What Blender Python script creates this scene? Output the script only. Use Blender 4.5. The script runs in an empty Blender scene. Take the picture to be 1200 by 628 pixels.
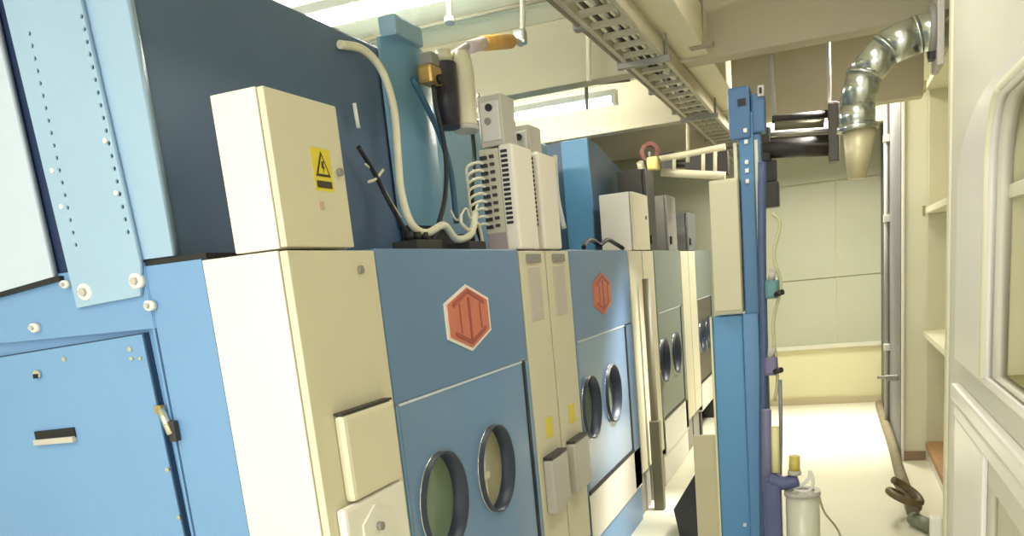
import bpy, bmesh, math, random
from mathutils import Vector, Matrix
random.seed(4)
sc = bpy.context.scene
COL = sc.collection

# ---------------------------------------------------------------- camera
R0 = ((0.93424282, 0.09841699, 0.34278922), (-0.01380586, 0.97042944, -0.24098983), (-0.35637024, 0.22041051, 0.90797547))
EYE = Vector((0, 0, 1.6)); F = 1000.0; CX, CY = 600.0, 560.0
right = Vector((R0[0][0], R0[0][2], -R0[0][1])); up = Vector((-R0[1][0], -R0[1][2], R0[1][1])); back = Vector((-R0[2][0], -R0[2][2], R0[2][1]))
cam = bpy.data.cameras.new('camera'); co = bpy.data.objects.new('camera', cam); COL.objects.link(co)
m = Matrix((right, up, back)).transposed().to_4x4(); m.translation = EYE
co.matrix_world = m
cam.sensor_fit = 'HORIZONTAL'; cam.sensor_width = 36; cam.lens = F * 36 / 1200
cam.shift_y = (CY - 314) / 1200.0; cam.clip_start = 0.05
sc.camera = co

def ray(px, py):
    return right * ((px - CX) / F) - up * ((py - CY) / F) - back
def aX(px, py, X):
    d = ray(px, py); return EYE + d * (X / d.x)
def aY(px, py, Y):
    d = ray(px, py); return EYE + d * (Y / d.y)
def aZ(px, py, Z):
    d = ray(px, py); return EYE + d * ((Z - 1.6) / d.z)

# ---------------------------------------------------------------- materials
def lin(c):
    return tuple(((v / 255) / 12.92 if v / 255 <= .04045 else ((v / 255 + .055) / 1.055) ** 2.4) for v in c) + (1,)
MATS = {}
def mat(name, rgb, rough=.5, metal=0., noise=.06, scale=6., emit=0., coat=0., trans=0., bump=0.):
    if name in MATS: return MATS[name]
    m = bpy.data.materials.new(name); m.use_nodes = True
    nt = m.node_tree; b = nt.nodes['Principled BSDF']
    c = lin(rgb)
    tc = nt.nodes.new('ShaderNodeTexCoord'); nz = nt.nodes.new('ShaderNodeTexNoise')
    nz.inputs['Scale'].default_value = scale; nz.inputs['Detail'].default_value = 4
    nt.links.new(tc.outputs['Object'], nz.inputs['Vector'])
    mx = nt.nodes.new('ShaderNodeMix'); mx.data_type = 'RGBA'
    mx.inputs['A'].default_value = tuple(min(1, v * (1 - noise)) for v in c[:3]) + (1,)
    mx.inputs['B'].default_value = tuple(min(1, v * (1 + noise)) for v in c[:3]) + (1,)
    nt.links.new(nz.outputs['Fac'], mx.inputs['Factor'])
    nt.links.new(mx.outputs['Result'], b.inputs['Base Color'])
    b.inputs['Roughness'].default_value = rough; b.inputs['Metallic'].default_value = metal
    if coat: b.inputs['Coat Weight'].default_value = coat; b.inputs['Coat Roughness'].default_value = .08
    if trans: b.inputs['Transmission Weight'].default_value = trans
    if emit:
        b.inputs['Emission Color'].default_value = c; b.inputs['Emission Strength'].default_value = emit
    if bump:
        bp = nt.nodes.new('ShaderNodeBump'); bp.inputs['Strength'].default_value = bump; bp.inputs['Distance'].default_value = .01
        nt.links.new(nz.outputs['Fac'], bp.inputs['Height']); nt.links.new(bp.outputs['Normal'], b.inputs['Normal'])
    MATS[name] = m
    return m
BLUE = mat('blue_paint', (114, 156, 200), .36, noise=.05, scale=3)
SLATE = mat('slate_blue_paint', (104, 138, 178), .3, noise=.05, scale=3)
DOORB = mat('drum_door_paint', (118, 152, 192), .26, noise=.05, scale=3, coat=.4)
SKY = mat('pale_blue_steel', (158, 188, 214), .3, .1, noise=.06, scale=4)
HATCH = mat('pale_hatch_metal', (196, 210, 228), .3, .15, noise=.05, scale=4)
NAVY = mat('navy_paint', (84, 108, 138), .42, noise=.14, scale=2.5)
LITBLUE = mat('lit_face_blue', (112, 176, 226), .4, noise=.06, scale=3)  # lighter blue puts the light on the end face into its colour
TEAL = mat('teal_blue_paint', (106, 152, 180), .4, noise=.12, scale=4)
GREYBLUE = mat('grey_green_paint', (128, 138, 130), .4, noise=.08, scale=3)
CREAM = mat('cream_powder_coat', (238, 232, 218), .5, noise=.025, scale=5)
IVORY = mat('ivory_powder_coat', (216, 210, 182), .5, noise=.03, scale=5)
WHITE = mat('white_paint', (238, 236, 226), .45, noise=.02, scale=4)
GREY = mat('grey_metal', (190, 186, 176), .45, noise=.06)
MID = mat('mid_grey_metal', (140, 138, 130), .5, noise=.08)
GALV = mat('galvanised_steel', (200, 205, 198), .24, .9, noise=.12, scale=9)
TRAYM = mat('zinc_tray_metal', (186, 180, 156), .45, .3, noise=.1)
BLACK = mat('black_rubber', (24, 25, 30), .5, noise=.15)
DARK = mat('dark_iron', (52, 48, 46), .5, noise=.2, scale=9)
SEAL = mat('dark_seal_rubber', (52, 62, 82), .4, noise=.12)
GLASS = mat('green_porthole_glass', (136, 156, 126), .1, noise=.2, scale=5, coat=1.)
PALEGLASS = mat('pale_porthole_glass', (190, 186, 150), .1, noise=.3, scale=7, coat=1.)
CHROME = mat('chrome', (222, 220, 205), .15, .9, noise=.05)
BRASS = mat('brass', (196, 160, 96), .35, .6, noise=.25, scale=20)
YELLOW = mat('yellow_sticker', (226, 206, 50), .5, noise=.04)
INK = mat('black_ink', (60, 52, 20), .6, noise=.03)
RED = mat('orange_red_emblem', (208, 122, 98), .5, noise=.12, scale=14)
REDD = mat('dark_red_emblem', (168, 84, 72), .5, noise=.1)
PAPER = mat('white_emblem_line', (245, 236, 226), .5, noise=.02)
ORANGE = mat('orange_lagging', (214, 164, 84), .6, noise=.2, scale=14)
MAUVE = mat('mauve_grey_paint', (168, 154, 158), .5, noise=.06)
PURPLE = mat('dull_indigo_enamel', (86, 92, 134), .45, noise=.15, scale=10)
WOOD = mat('brown_wood', (176, 134, 88), .55, noise=.15, scale=12)
OLIVE = mat('olive_wood', (158, 150, 104), .55, noise=.1, scale=10)
HOSE = mat('mottled_hose', (126, 116, 88), .6, noise=.45, scale=26)
WIREM = mat('off_white_cable', (226, 222, 196), .5, noise=.08)
LAMP = mat('lamp_tube', (255, 250, 235), .5, noise=.0, emit=170.)

# ---------------------------------------------------------------- mesh builder
class MB:
    def __init__(s): s.bm = bmesh.new(); s.mats = []
    def mi(s, m):
        if m is None: return 0
        if m not in s.mats: s.mats.append(m)
        return s.mats.index(m)
    def box(s, x0, x1, y0, y1, z0, z1, m=None, b=0.):
        r = bmesh.ops.create_cube(s.bm, size=1)
        vs = r['verts']
        for v in vs:
            v.co = Vector(((x0 + x1) / 2 + v.co.x * abs(x1 - x0), (y0 + y1) / 2 + v.co.y * abs(y1 - y0), (z0 + z1) / 2 + v.co.z * abs(z1 - z0)))
        fs = set(f for v in vs for f in v.link_faces)
        for f in fs: f.material_index = s.mi(m)
        if b:
            es = list(set(e for v in vs for e in v.link_edges))
            r2 = bmesh.ops.bevel(s.bm, geom=es, offset=b, segments=2, affect='EDGES', profile=.6)
            for f in r2['faces']: f.material_index = s.mi(m)
        return s
    def prism(s, pts, d, m=None):
        """closed outline (3D points) extruded by vector d"""
        d = Vector(d); k = s.mi(m)
        a = [s.bm.verts.new(Vector(p)) for p in pts]; b = [s.bm.verts.new(Vector(p) + d) for p in pts]
        fs = [s.bm.faces.new(a), s.bm.faces.new(b[::-1])]
        n = len(pts)
        for i in range(n): fs.append(s.bm.faces.new((a[i], b[i], b[(i + 1) % n], a[(i + 1) % n])))
        for f in fs: f.material_index = k
        bmesh.ops.recalc_face_normals(s.bm, faces=fs)
        return s
    def tube(s, pts, r, m=None, n=10, smooth=True, cap=True):
        pts = [Vector(p) for p in pts]
        if smooth and len(pts) > 2:
            q = []
            P = [pts[0] * 2 - pts[1]] + pts + [pts[-1] * 2 - pts[-2]]
            for i in range(1, len(P) - 2):
                for t in range(6):
                    u = t / 6
                    q.append(.5 * ((2 * P[i]) + (P[i + 1] - P[i - 1]) * u + (2 * P[i - 1] - 5 * P[i] + 4 * P[i + 1] - P[i + 2]) * u * u + (3 * P[i] - P[i - 1] - 3 * P[i + 1] + P[i + 2]) * u ** 3))
            q.append(pts[-1]); pts = q
        k = s.mi(m); rings = []
        rad = r if callable(r) else (lambda t: r)
        nrm = None
        for i, p in enumerate(pts):
            t = (pts[min(i + 1, len(pts) - 1)] - pts[max(i - 1, 0)]).normalized()
            if nrm is None:
                nrm = t.orthogonal().normalized()
            nrm = (nrm - t * nrm.dot(t)).normalized(); bn = t.cross(nrm)
            rr = rad(i / max(1, len(pts) - 1))
            rings.append([s.bm.verts.new(p + (nrm * math.cos(a) + bn * math.sin(a)) * rr) for a in [2 * math.pi * j / n for j in range(n)]])
        for i in range(len(rings) - 1):
            for j in range(n):
                f = s.bm.faces.new((rings[i][j], rings[i][(j + 1) % n], rings[i + 1][(j + 1) % n], rings[i + 1][j])); f.material_index = k; f.smooth = True
        if cap:
            for rg in (rings[0][::-1], rings[-1]):
                f = s.bm.faces.new(rg); f.material_index = k
        return s
    def cyl(s, a, b, r, m=None, n=20): return s.tube([a, b], r, m, n, smooth=False)
    def ring(s, c, axis, ro, ri, d, m=None, n=40):
        """flat ring around centre c, extruded by d along axis"""
        c = Vector(c); ax = Vector(axis).normalized(); u = ax.orthogonal().normalized(); w = ax.cross(u); k = s.mi(m)
        L = []
        for j in range(n):
            a = 2 * math.pi * j / n; e = u * math.cos(a) + w * math.sin(a)
            L.append([s.bm.verts.new(c + e * ro), s.bm.verts.new(c + e * ro + ax * d), s.bm.verts.new(c + e * ri + ax * d), s.bm.verts.new(c + e * ri)])
        for j in range(n):
            A, B = L[j], L[(j + 1) % n]
            for q in range(4):
                f = s.bm.faces.new((A[q], B[q], B[(q + 1) % 4], A[(q + 1) % 4])); f.material_index = k; f.smooth = q in (0, 2)
        return s
    def build(s, name, material=None, parent=None):
        me = bpy.data.meshes.new(name)
        bmesh.ops.recalc_face_normals(s.bm, faces=s.bm.faces[:])
        s.bm.to_mesh(me); s.bm.free()
        ml = s.mats or [material]
        for q in ml: me.materials.append(q or material)
        return link(name, me, parent)

def wloc(o):
    v = Vector((0, 0, 0))
    while o is not None: v += o.location; o = o.parent
    return v
def link(name, me, parent):
    """mesh data is in world coordinates; a top-level mesh gets its origin at its base"""
    o = bpy.data.objects.new(name, me); COL.objects.link(o)
    if parent is not None:
        o.parent = parent
        me.transform(Matrix.Translation(-wloc(parent)))
    else:
        xs = [v.co for v in me.vertices]
        b = Vector(((min(v.x for v in xs) + max(v.x for v in xs)) / 2, (min(v.y for v in xs) + max(v.y for v in xs)) / 2, min(v.z for v in xs)))
        me.transform(Matrix.Translation(-b)); o.location = b
    return o
def tag(o, label, cat, group=None):
    o['label'] = label; o['category'] = cat
    if group: o['group'] = group
    return o
def thing(name, loc, label, cat, group=None):
    o = bpy.data.objects.new(name, None); COL.objects.link(o); o.location = loc; o.empty_display_size = .1
    return tag(o, label, cat, group)
def lab(o, t): o['label'] = t; return o
def struct(o): o['kind'] = 'structure'; return o

def plate(outer, holes, d0, d1, axis):
    """flat plate with round or polygon holes; outline (u, v) on plane axis 'X' (u=y, v=z) or 'Y' (u=x, v=z), spanning d0..d1 along the axis"""
    cu = bpy.data.curves.new('outline', 'CURVE'); cu.dimensions = '2D'; cu.fill_mode = 'BOTH'
    for pts in [outer] + holes:
        sp = cu.splines.new('POLY'); sp.points.add(len(pts) - 1); sp.use_cyclic_u = True
        for i, p in enumerate(pts): sp.points[i].co = (p[0], p[1], 0, 1)
    cu.extrude = abs(d1 - d0) / 2
    ob = bpy.data.objects.new('outline', cu); COL.objects.link(ob)
    dg = bpy.context.evaluated_depsgraph_get(); dg.update()
    me = bpy.data.meshes.new_from_object(ob.evaluated_get(dg))
    bpy.data.objects.remove(ob); bpy.data.curves.remove(cu)
    me.materials.clear()
    c = (d0 + d1) / 2
    for v in me.vertices:
        u, w, t = v.co
        v.co = (c + t, u, w) if axis == 'X' else (u, c + t, w)
    bm = bmesh.new(); bm.from_mesh(me); bmesh.ops.remove_doubles(bm, verts=bm.verts[:], dist=1e-5)
    bmesh.ops.recalc_face_normals(bm, faces=bm.faces[:]); bm.to_mesh(me); bm.free()
    return me
def plate_obj(name, outer, holes, d0, d1, axis, m, parent):
    me = plate(outer, holes, d0, d1, axis); me.materials.append(m)
    return link(name, me, parent)
def circle(u, v, r, n=40): return [(u + r * math.cos(2 * math.pi * i / n), v + r * math.sin(2 * math.pi * i / n)) for i in range(n)]

FX = -1.2          # front plane of the machine row
LEDGE = 1.735      # top of the lower housings

# ---------------------------------------------------------------- the room
struct(MB().box(-3.0, 2.2, -2.5, 10.0, -.1, 0).build('floor', mat('floor_epoxy', (232, 228, 204), .35, noise=.04, scale=2)))
cl = MB().box(-3.0, 2.2, -2.5, 10.0, 3.03, 3.15, None)
for i in range(26):
    cl.box(-2.98, 2.2, -2.4 + i * .48, -2.385 + i * .48, 3.022, 3.03)
struct(cl.build('ceiling', mat('ceiling_paint', (238, 232, 208), .6, noise=.03)))
WALLM = mat('wall_paint', (214, 210, 180), .6, noise=.04, scale=2)
FARM = mat('far_wall_cladding', (190, 192, 166), .5, noise=.04, scale=2)
struct(MB().box(-3.1, -2.95, -2.5, 10.0, 0, 3.03).build('wall_left', WALLM))
struct(MB().box(-3.0, 2.2, 9.82, 10.0, 0, 3.03).build('wall_far', mat('far_wall_lower_paint', (232, 226, 182), .6, noise=.03)))
fw = MB()
for (x0, x1, z0, z1) in ((-.75, .02, .64, 1.33), (.03, .45, .64, 1.33), (-.75, .02, 1.34, 2.3), (.03, .45, 1.34, 2.3), (-.75, .45, 2.31, 3.0), (-2.9, -.77, .64, 3.0)):
    fw.box(x0, x1, 9.80, 9.822, z0, z1, b=.004)
struct(fw.build('trim_far_cladding', FARM))
struct(MB().box(-.75, .45, 9.775, 9.82, .6, .645, b=.006).build('trim_far_rail', mat('pale_trim', (224, 222, 200), .5)))
struct(MB().box(-.75, .45, 9.79, 9.82, 0, .075, b=.004).build('baseboard_far', mat('tan_trim', (196, 184, 146), .5)))
struct(MB().box(.45, .60, 7.0, 9.82, 0, 3.03).build('wall_right', mat('grey_wall_paint', (106, 106, 104), .6, noise=.05)))
struct(MB().box(.46, 2.2, 6.98, 7.14, 0, 3.03).build('wall_alcove', mat('alcove_wall_paint', (228, 226, 198), .6, noise=.03)))
struct(MB().box(.455, .475, 6.955, 6.98, 0, 3.03, b=.004).build('trim_alcove_corner', WHITE))
struct(MB().box(.455, 1.3, 6.96, 6.98, 0, .07).build('baseboard_alcove', mat('brown_trim', (150, 124, 96), .5)))
struct(MB().box(1.35, 1.5, -2.5, 6.98, 0, 3.03).build('wall_alcove_back', WALLM))
for i, y in enumerate((5.1, 7.0, 8.75)):
    struct(MB().box(-2.95, 1.35 if y < 7 else .5, y, y + .16, 2.68, 3.03, b=.01).build('beam_ceiling' if i == 0 else 'beam_ceiling.%03d' % i, mat('beam_shade_grey', (182, 174, 148), .6, noise=.04)))  # beam colour greyed to carry the shade on its viewer-facing side
struct(MB().box(-.58, .50, 5.86, 6.0, 2.43, 3.03, b=.01).build('beam_dropped', mat('dropped_beam_paint', (190, 180, 150), .6, noise=.04)))
struct(MB().box(-.80, -.62, -.5, 9.8, 2.70, 2.90, b=.008).build('beam_lengthwise', mat('long_beam_paint', (222, 215, 186), .55, noise=.03)))

# ---------------------------------------------------------------- laundry machines
def emblem(root, yc, zc, hy, hz, X, ring=True):
    mb = MB()
    def hx(s, x0, x1, m): mb.prism([(x0, yc + a * hy * s, zc + b * hz * s) for a, b in ((0, 1), (1, .52), (1, -.5), (0, -1), (-1, -.5), (-1, .52))], (x1 - x0, 0, 0), m)
    hx(1.0, X, X + .004, PAPER if ring else RED); hx(.9, X + .004, X + .007, RED)
    x0 = X + .007
    def bar(a, b, w, m=REDD):
        a = Vector((0, yc + a[0] * hy, zc + a[1] * hz)); b = Vector((0, yc + b[0] * hy, zc + b[1] * hz))
        d = (b - a).normalized(); nn = Vector((0, -d.z, d.y)) * w
        mb.prism([(x0, p.y, p.z) for p in (a + nn, b + nn, b - nn, a - nn)], (.002, 0, 0), m)
    bar((0, .62), (0, -.66), .009)
    bar((-.42, .46), (-.42, -.4), .004); bar((.5, .42), (.5, -.36), .004)
    bar((-.7, .42), (0, .8), .007); bar((0, .8), (.72, .42), .007); bar((-.7, -.38), (0, -.74), .007); bar((0, -.74), (.7, -.38), .007)
    return mb.build('emblem', None, root)

def machine(label, ycab, y0, y1, d0, d1, ports, paint, doorpaint, emb=None, base=BLUE, kick=CREAM, upper=None, pale=(), latch=(), first=False, opening=False):
    root = thing('laundry_machine', (-1.9, (ycab + y1) / 2, 0), label, 'laundry machine', 'blue laundry machines in the row')
    b = MB()
    b.box(-2.6, -1.46, ycab, y1, .25, LEDGE, b=.006)
    b.box(-1.46, -1.33, y0, y1, .25, LEDGE)
    b.box(-1.33, FX, d1 + .035, y1, .25, 1.285)
    if d0 - y0 > .012: b.box(-1.33, FX, y0, d0 - .006, .25, 1.285)
    b.build('lower_body', paint if not first else BLUE, root)
    MB().box(-1.33, FX, y0, y1, 1.292, LEDGE, b=.005).build('front_panel', paint, root)
    dr = plate_obj('drum_door', [(d0, .52), (d1, .52), (d1, 1.283), (d0, 1.283)], [circle(y, .935, .165) for y in ports], -1.325, FX, 'X', doorpaint, root)
    MB().box(-1.325, FX + .003, d0, d1, 1.284, 1.2915).build('door_top_highlight', mat('painted_highlight', (206, 218, 226), .4), root)  # pale strip paints the highlight along the door's top seam
    g = MB().box(-1.31, FX + .004, d1 + .002, d1 + .032, .5, 1.285).box(-1.31, FX + .004, d0, d1 + .03, .497, .518)
    lab(g.build('door_gasket', BLACK, root), 'black gasket along the drum door')
    for i, y in enumerate(ports):
        ph = MB().ring((-1.30, y, .935), (1, 0, 0), .1645, .159, .119).build('porthole', SEAL, dr)
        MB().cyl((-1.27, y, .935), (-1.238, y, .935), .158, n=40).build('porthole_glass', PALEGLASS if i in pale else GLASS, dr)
        ch = MB().ring((FX - .004, y, .935), (1, 0, 0), .168, .1645, .006)
        ch.build('porthole_rim', CHROME, dr)
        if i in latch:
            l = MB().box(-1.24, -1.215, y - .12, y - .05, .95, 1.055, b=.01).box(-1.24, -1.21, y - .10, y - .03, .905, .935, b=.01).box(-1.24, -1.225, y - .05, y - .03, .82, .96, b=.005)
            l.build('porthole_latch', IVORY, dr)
    MB().box(-1.33, FX, y0, y1, .235, .494, b=.004).build('kick_panel', kick, root)
    if opening:
        p = MB().box(-2.5, -1.46, ycab, y1, 0, .232).box(-1.46, -1.22, y0, y0 + .1, 0, .232).box(-1.46, -1.22, y1 - .1, y1, 0, .232)
        p.build('plinth', DARK, root)
    else:
        MB().box(-2.5, FX - .012, y0, y1, 0, .232).build('plinth', base, root)
    if emb: emblem(root, emb, 1.50, .195, .115, FX, first)
    return root

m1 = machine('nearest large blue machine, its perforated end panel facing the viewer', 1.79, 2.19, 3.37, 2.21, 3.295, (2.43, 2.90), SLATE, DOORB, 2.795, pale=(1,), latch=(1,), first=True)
# upper housing of the nearest machine
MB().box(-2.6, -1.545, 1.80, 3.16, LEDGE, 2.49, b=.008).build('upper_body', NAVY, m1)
# end face: everything lies on the plane y = 1.79
E0 = 1.79
def on_end(px): return [(aY(x, y, E0).x, aY(x, y, E0).z) for x, y in px]
MB().box(-2.6, -1.632, 1.772, 1.80, 1.58, 1.745).build('end_rail', BLUE, m1)
plate_obj('end_flange', [(-1.636, 1.752), (-1.54, 1.752), (-1.54, 2.5), (-1.672, 2.5)], [], 1.775, 1.80, 'Y', SKY, m1)
# perforated strap with two rows of real holes
s_out = [(-1.868, 1.652), (-1.652, 1.664), (-1.632, 1.74), (-1.668, 2.5), (-1.905, 2.5)]
holes = []
for i in range(18):
    t = i / 17
    a = aY(37 + (91 - 37) * t, 40 + (287 - 40) * t, 1.765); bq = aY(98 + (152 - 98) * t, 20 + (272 - 20) * t, 1.765)
    holes += [circle(a.x, a.z, .0062, 8), circle(bq.x, bq.z, .0062, 8)]
st = plate_obj('perforated_strap', s_out, holes, 1.758, 1.772, 'Y', SKY, m1)
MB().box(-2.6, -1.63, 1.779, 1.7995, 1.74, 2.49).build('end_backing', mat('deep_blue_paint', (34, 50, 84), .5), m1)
h_out = [(-2.7, 1.668), (-2.169, 1.712), (-1.922, 1.738), (-1.938, 2.5), (-2.7, 2.5)]
hp = plate_obj('upper_hatch', h_out, [], 1.752, 1.771, 'Y', HATCH, m1)
hq = [(-2.7, 1.656), (-2.169, 1.70), (-1.905, 1.727), (-1.905, 1.738), (-1.922, 1.738), (-2.169, 1.712), (-2.7, 1.668)]
MB().prism([(u, 1.757, w) for u, w in hq], (0, .016, 0)).build('hatch_gasket', BLACK, m1)
ad_out = [(-2.7, .3), (-1.655, .3), (-1.668, 1.0), (-1.680, 1.568), (-2.7, 1.515)]
ad = plate_obj('access_door', ad_out, [], 1.768, 1.786, 'Y', BLUE, m1)
gq = [(-2.7, 1.519), (-1.674, 1.572), (-1.662, 1.0), (-1.649, .3), (-1.654, .3), (-1.667, 1.0), (-1.6795, 1.568), (-2.7, 1.515)]
MB().prism([(u, 1.77, w) for u, w in gq], (0, .02, 0)).build('door_seam', mat('seam_shade', (40, 66, 96), .6), m1)
hg = MB()
a = aY(190, 478, 1.765); c = aY(203, 508, 1.765)
hg.tube([(a.x, 1.758, a.z), (c.x, 1.758, c.z)], .011, CHROME, 12, smooth=False).box(a.x - .016, a.x + .006, 1.752, 1.77, a.z - .014, a.z + .008, BRASS, b=.003).box(c.x - .004, c.x + .018, 1.752, 1.77, c.z - .02, c.z + .035, DARK, b=.003)
lab(hg.build('hinge', None, ad), 'dull metal hinge')
a = aY(43, 511, 1.768); c = aY(89, 507, 1.768)
sl = MB().prism([(a.x, 1.762, a.z - .012), (c.x, 1.762, c.z - .012), (c.x, 1.762, c.z + .016), (a.x, 1.762, a.z + .014)], (0, .008, 0), BLACK)
sl.prism([(a.x, 1.752, a.z - .024), (c.x, 1.752, c.z - .024), (c.x, 1.752, c.z - .008), (a.x, 1.752, a.z - .009)], (0, .014, 0), GREY)
lab(sl.build('slot_handle', None, ad), 'dark slot with a pale lip')
a = aY(46, 438, 1.768)
lk = MB().cyl((a.x, 1.769, a.z), (a.x, 1.756, a.z), .011, CHROME).box(a.x - .007, a.x + .006, 1.752, 1.758, a.z - .011, a.z + .001, BLACK)
lk.build('door_lock', None, ad)
for (px, py, r) in ((76, 421, .006), (153, 409, .006), (165, 420, .005), (155, 420, .005), (197, 550, .006), (210, 606, .006)):
    a = aY(px, py, 1.768); MB().cyl((a.x, 1.769, a.z), (a.x, 1.763, a.z), r, n=10).build('rivet', CHROME, ad)
for (px, py, r) in ((100, 342, .021), (160, 329, .019), (175, 358, .013), (40, 384, .012), (76, 333, .010)):
    a = aY(px, py, 1.758)
    bb = MB().cyl((a.x, 1.772, a.z), (a.x, 1.752, a.z), r, WHITE, 20).cyl((a.x, 1.753, a.z), (a.x, 1.743, a.z), r * .55, GREY, 6)
    bb.build('bolt', None, m1)
for (px, py) in ((62, 200), (73, 242), (124, 165), (137, 226)):
    a = aY(px, py, 1.758); MB().cyl((a.x, 1.760, a.z), (a.x, 1.753, a.z), .006, n=10).build('rivet', WHITE, st)
# lower corner strip of the end face
es = MB().box(-1.632, -1.455, 1.774, 1.80, .25, LEDGE)
es.box(-1.642, -1.636, 1.770, 1.80, .25, LEDGE - .05)
es.build('end_strip', BLUE, m1)
lab(MB().box(-1.64, -1.44, 1.776, 2.19, LEDGE, LEDGE + .014).build('ledge_seal', BLACK, m1), 'black seal along the top of the lower housing')

m2 = machine('second blue machine from the front with a small red emblem, beside two slim cream cabinets', 3.38, 4.1, 5.39, 4.13, 5.17, (4.28, 4.76), SLATE, DOORB, 4.69)
MB().box(-2.6, -1.66, 3.55, 5.39, LEDGE, 2.42, b=.008).build('upper_body', TEAL, m2)
m3 = machine('third machine along the row, grey-green, with a white kick panel down to the floor', 5.41, 6.25, 7.37, 6.29, 7.235, (6.40, 6.92), GREYBLUE, GREYBLUE, None, kick=WHITE, base=WHITE)
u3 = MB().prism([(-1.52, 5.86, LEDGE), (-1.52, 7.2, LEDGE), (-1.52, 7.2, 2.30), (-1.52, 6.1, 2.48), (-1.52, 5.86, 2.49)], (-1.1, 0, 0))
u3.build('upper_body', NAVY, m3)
lab(MB().box(-1.70, -1.515, 5.83, 5.86, LEDGE, 2.49, b=.004).build('end_flange', LITBLUE, m3), 'blue end flange, its colour lightened as if lit')
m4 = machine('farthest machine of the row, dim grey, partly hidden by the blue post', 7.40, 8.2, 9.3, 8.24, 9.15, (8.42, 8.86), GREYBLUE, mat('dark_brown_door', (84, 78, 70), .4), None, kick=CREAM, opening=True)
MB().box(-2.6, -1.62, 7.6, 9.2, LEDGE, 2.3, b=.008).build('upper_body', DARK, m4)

# ---------------------------------------------------------------- control cabinets (lower, flush with the fronts)
def cabinet(label, y0, y1, x0=-1.445, z0=.3, z1=LEDGE - .004, m=CREAM, md=IVORY, group='cream control cabinets between the machines'):
    root = thing('control_cabinet', ((x0 + FX) / 2, (y0 + y1) / 2, 0), label, 'cabinet', group)
    MB().box(x0, FX - .024, y0, y1, z0, z1, b=.004).build('cabinet_body', m, root)
    MB().box(x0, FX - .03, y0 + .02, y1 - .02, 0, z0).build('cabinet_plinth', MID, root)
    d = MB().box(FX - .019, FX + .003, y0, y1, z0, z1 - .002, b=.004).build('cabinet_door', md, root)
    return root, d
c1, d1_ = cabinet('tall wide cream cabinet on the near corner of the front blue machine', 1.762, 2.178)
MB().cyl((FX, 2.085, 1.678), (FX + .012, 2.085, 1.678), .011, n=14).build('door_lock', MID, d1_)
bx = MB().box(FX + .003, FX + .034, 1.852, 2.125, 1.09, 1.318, mat('cover_ivory', (224, 217, 190), .45), b=.014)
bx.box(FX + .003, FX + .03, 1.855, 2.12, 1.3185, 1.324, DARK)
lab(bx.build('cable_cover', None, c1), 'pale raised cover with a dark top line')
sw = MB().box(FX + .003, FX + .03, 1.80, 2.13, .82, 1.085, WHITE, b=.012)
sw.prism([(FX + .03, 1.945 + .085 * math.cos(a), .985 + .075 * math.sin(a)) for a in [math.pi / 6 + i * math.pi / 3 for i in range(6)]], (.006, 0, 0), WHITE)
sw.cyl((FX + .03, 1.945, 1.0), (FX + .05, 1.945, 1.0), .012, MID, 14)
lab(sw.build('isolator_switch', None, c1), 'white switch box with a dark centre')

def slim(label, y0, y1, detail=True, z0=.3, m=CREAM, md=IVORY):
    root, d = cabinet(label, y0, y1, -1.44, z0, m=m, md=md)
    yc = (y0 + y1) / 2; w = (y1 - y0)
    if detail:
        MB().box(FX + .003, FX + .008, yc - w * .25, yc + w * .22, 1.44, 1.66, b=.002).build('display_window', mat('grey_display', (196, 188, 176), .3), d)
        MB().box(FX + .003, FX + .014, yc - .09, yc + .08, 1.68, 1.715, b=.003).build('name_plate', MID, d)
        MB().box(FX + .003, FX + .006, yc - .03, yc + .055, .92, 1.01).build('warning_sticker', YELLOW, d)
        s = MB().box(FX + .003, FX + .05, yc - w * .36, yc + w * .34, .60, .84, GREY, b=.012).box(FX + .003, FX + .046, yc - w * .34, yc + w * .33, .841, .852, DARK)
        lab(s.build('socket_box', None, root), 'grey socket box low on the door')
    return root
slim('slim cream cabinet just right of the large red emblem panel, nearer of a touching pair', 3.385, 3.715)
slim('slim cream cabinet left of the small red emblem, farther of a touching pair', 3.735, 4.085)
slim('narrow cream cabinet between the second and third machines, nearer of its pair', 5.41, 5.80, False)
slim('narrow cream cabinet between the second and third machines, farther of its pair', 5.83, 6.20, False)
slim('dim cream cabinet past the third machine, left one beside the dark drum door', 7.39, 7.77, False)
slim('dim cream cabinet beside the blue post, last along the machine row', 7.80, 8.18, False)
pp = MB().tube([(-1.14, 5.62, 0), (-1.14, 5.62, 1.55)], .026, None, 14, smooth=False).box(-1.175, -1.105, 5.585, 5.655, 0, .62, b=.01)
tag(pp.build('standing_pipe', mat('olive_pipe', (104, 100, 78), .5)), 'dark olive pipe standing against the narrow cream cabinet before the third machine', 'pipe')

# ---------------------------------------------------------------- boxes standing on the ledge
def ledge_box(label, x0, x1, y0, y1, z1, name='electrical_box', m=CREAM, md=IVORY, cat='electrical box'):
    root = thing(name, ((x0 + x1) / 2, (y0 + y1) / 2, LEDGE), label, cat)
    MB().box(x0, x1 - .022, y0, y1, LEDGE, z1, b=.004).build('box_body', m, root)
    d = MB().box(x1 - .018, x1, y0, y1, LEDGE + .002, z1 - .002, b=.004).build('box_door', md, root)
    return root, d
e1, ed = ledge_box('cream electrical box with a yellow warning sticker, standing on the near cream cabinet', -1.345, FX + .003, 1.765, 2.075, 2.092)
tri = MB()
ys, zs = 1.967, 1.925
X = FX + .003
k_ = .76
def sp(pts, x, m): tri.prism([(X + x, ys + u * k_, zs + v * k_) for u, v in pts], (.001, 0, 0), m)
sp([(-.056, -.068), (.056, -.068), (.056, .068), (-.056, .068)], .0, YELLOW)
sp([(-.044, -.022), (.044, -.022), (0, .058)], .001, INK)
sp([(-.030, -.014), (.030, -.014), (0, .042)], .002, YELLOW)
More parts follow.
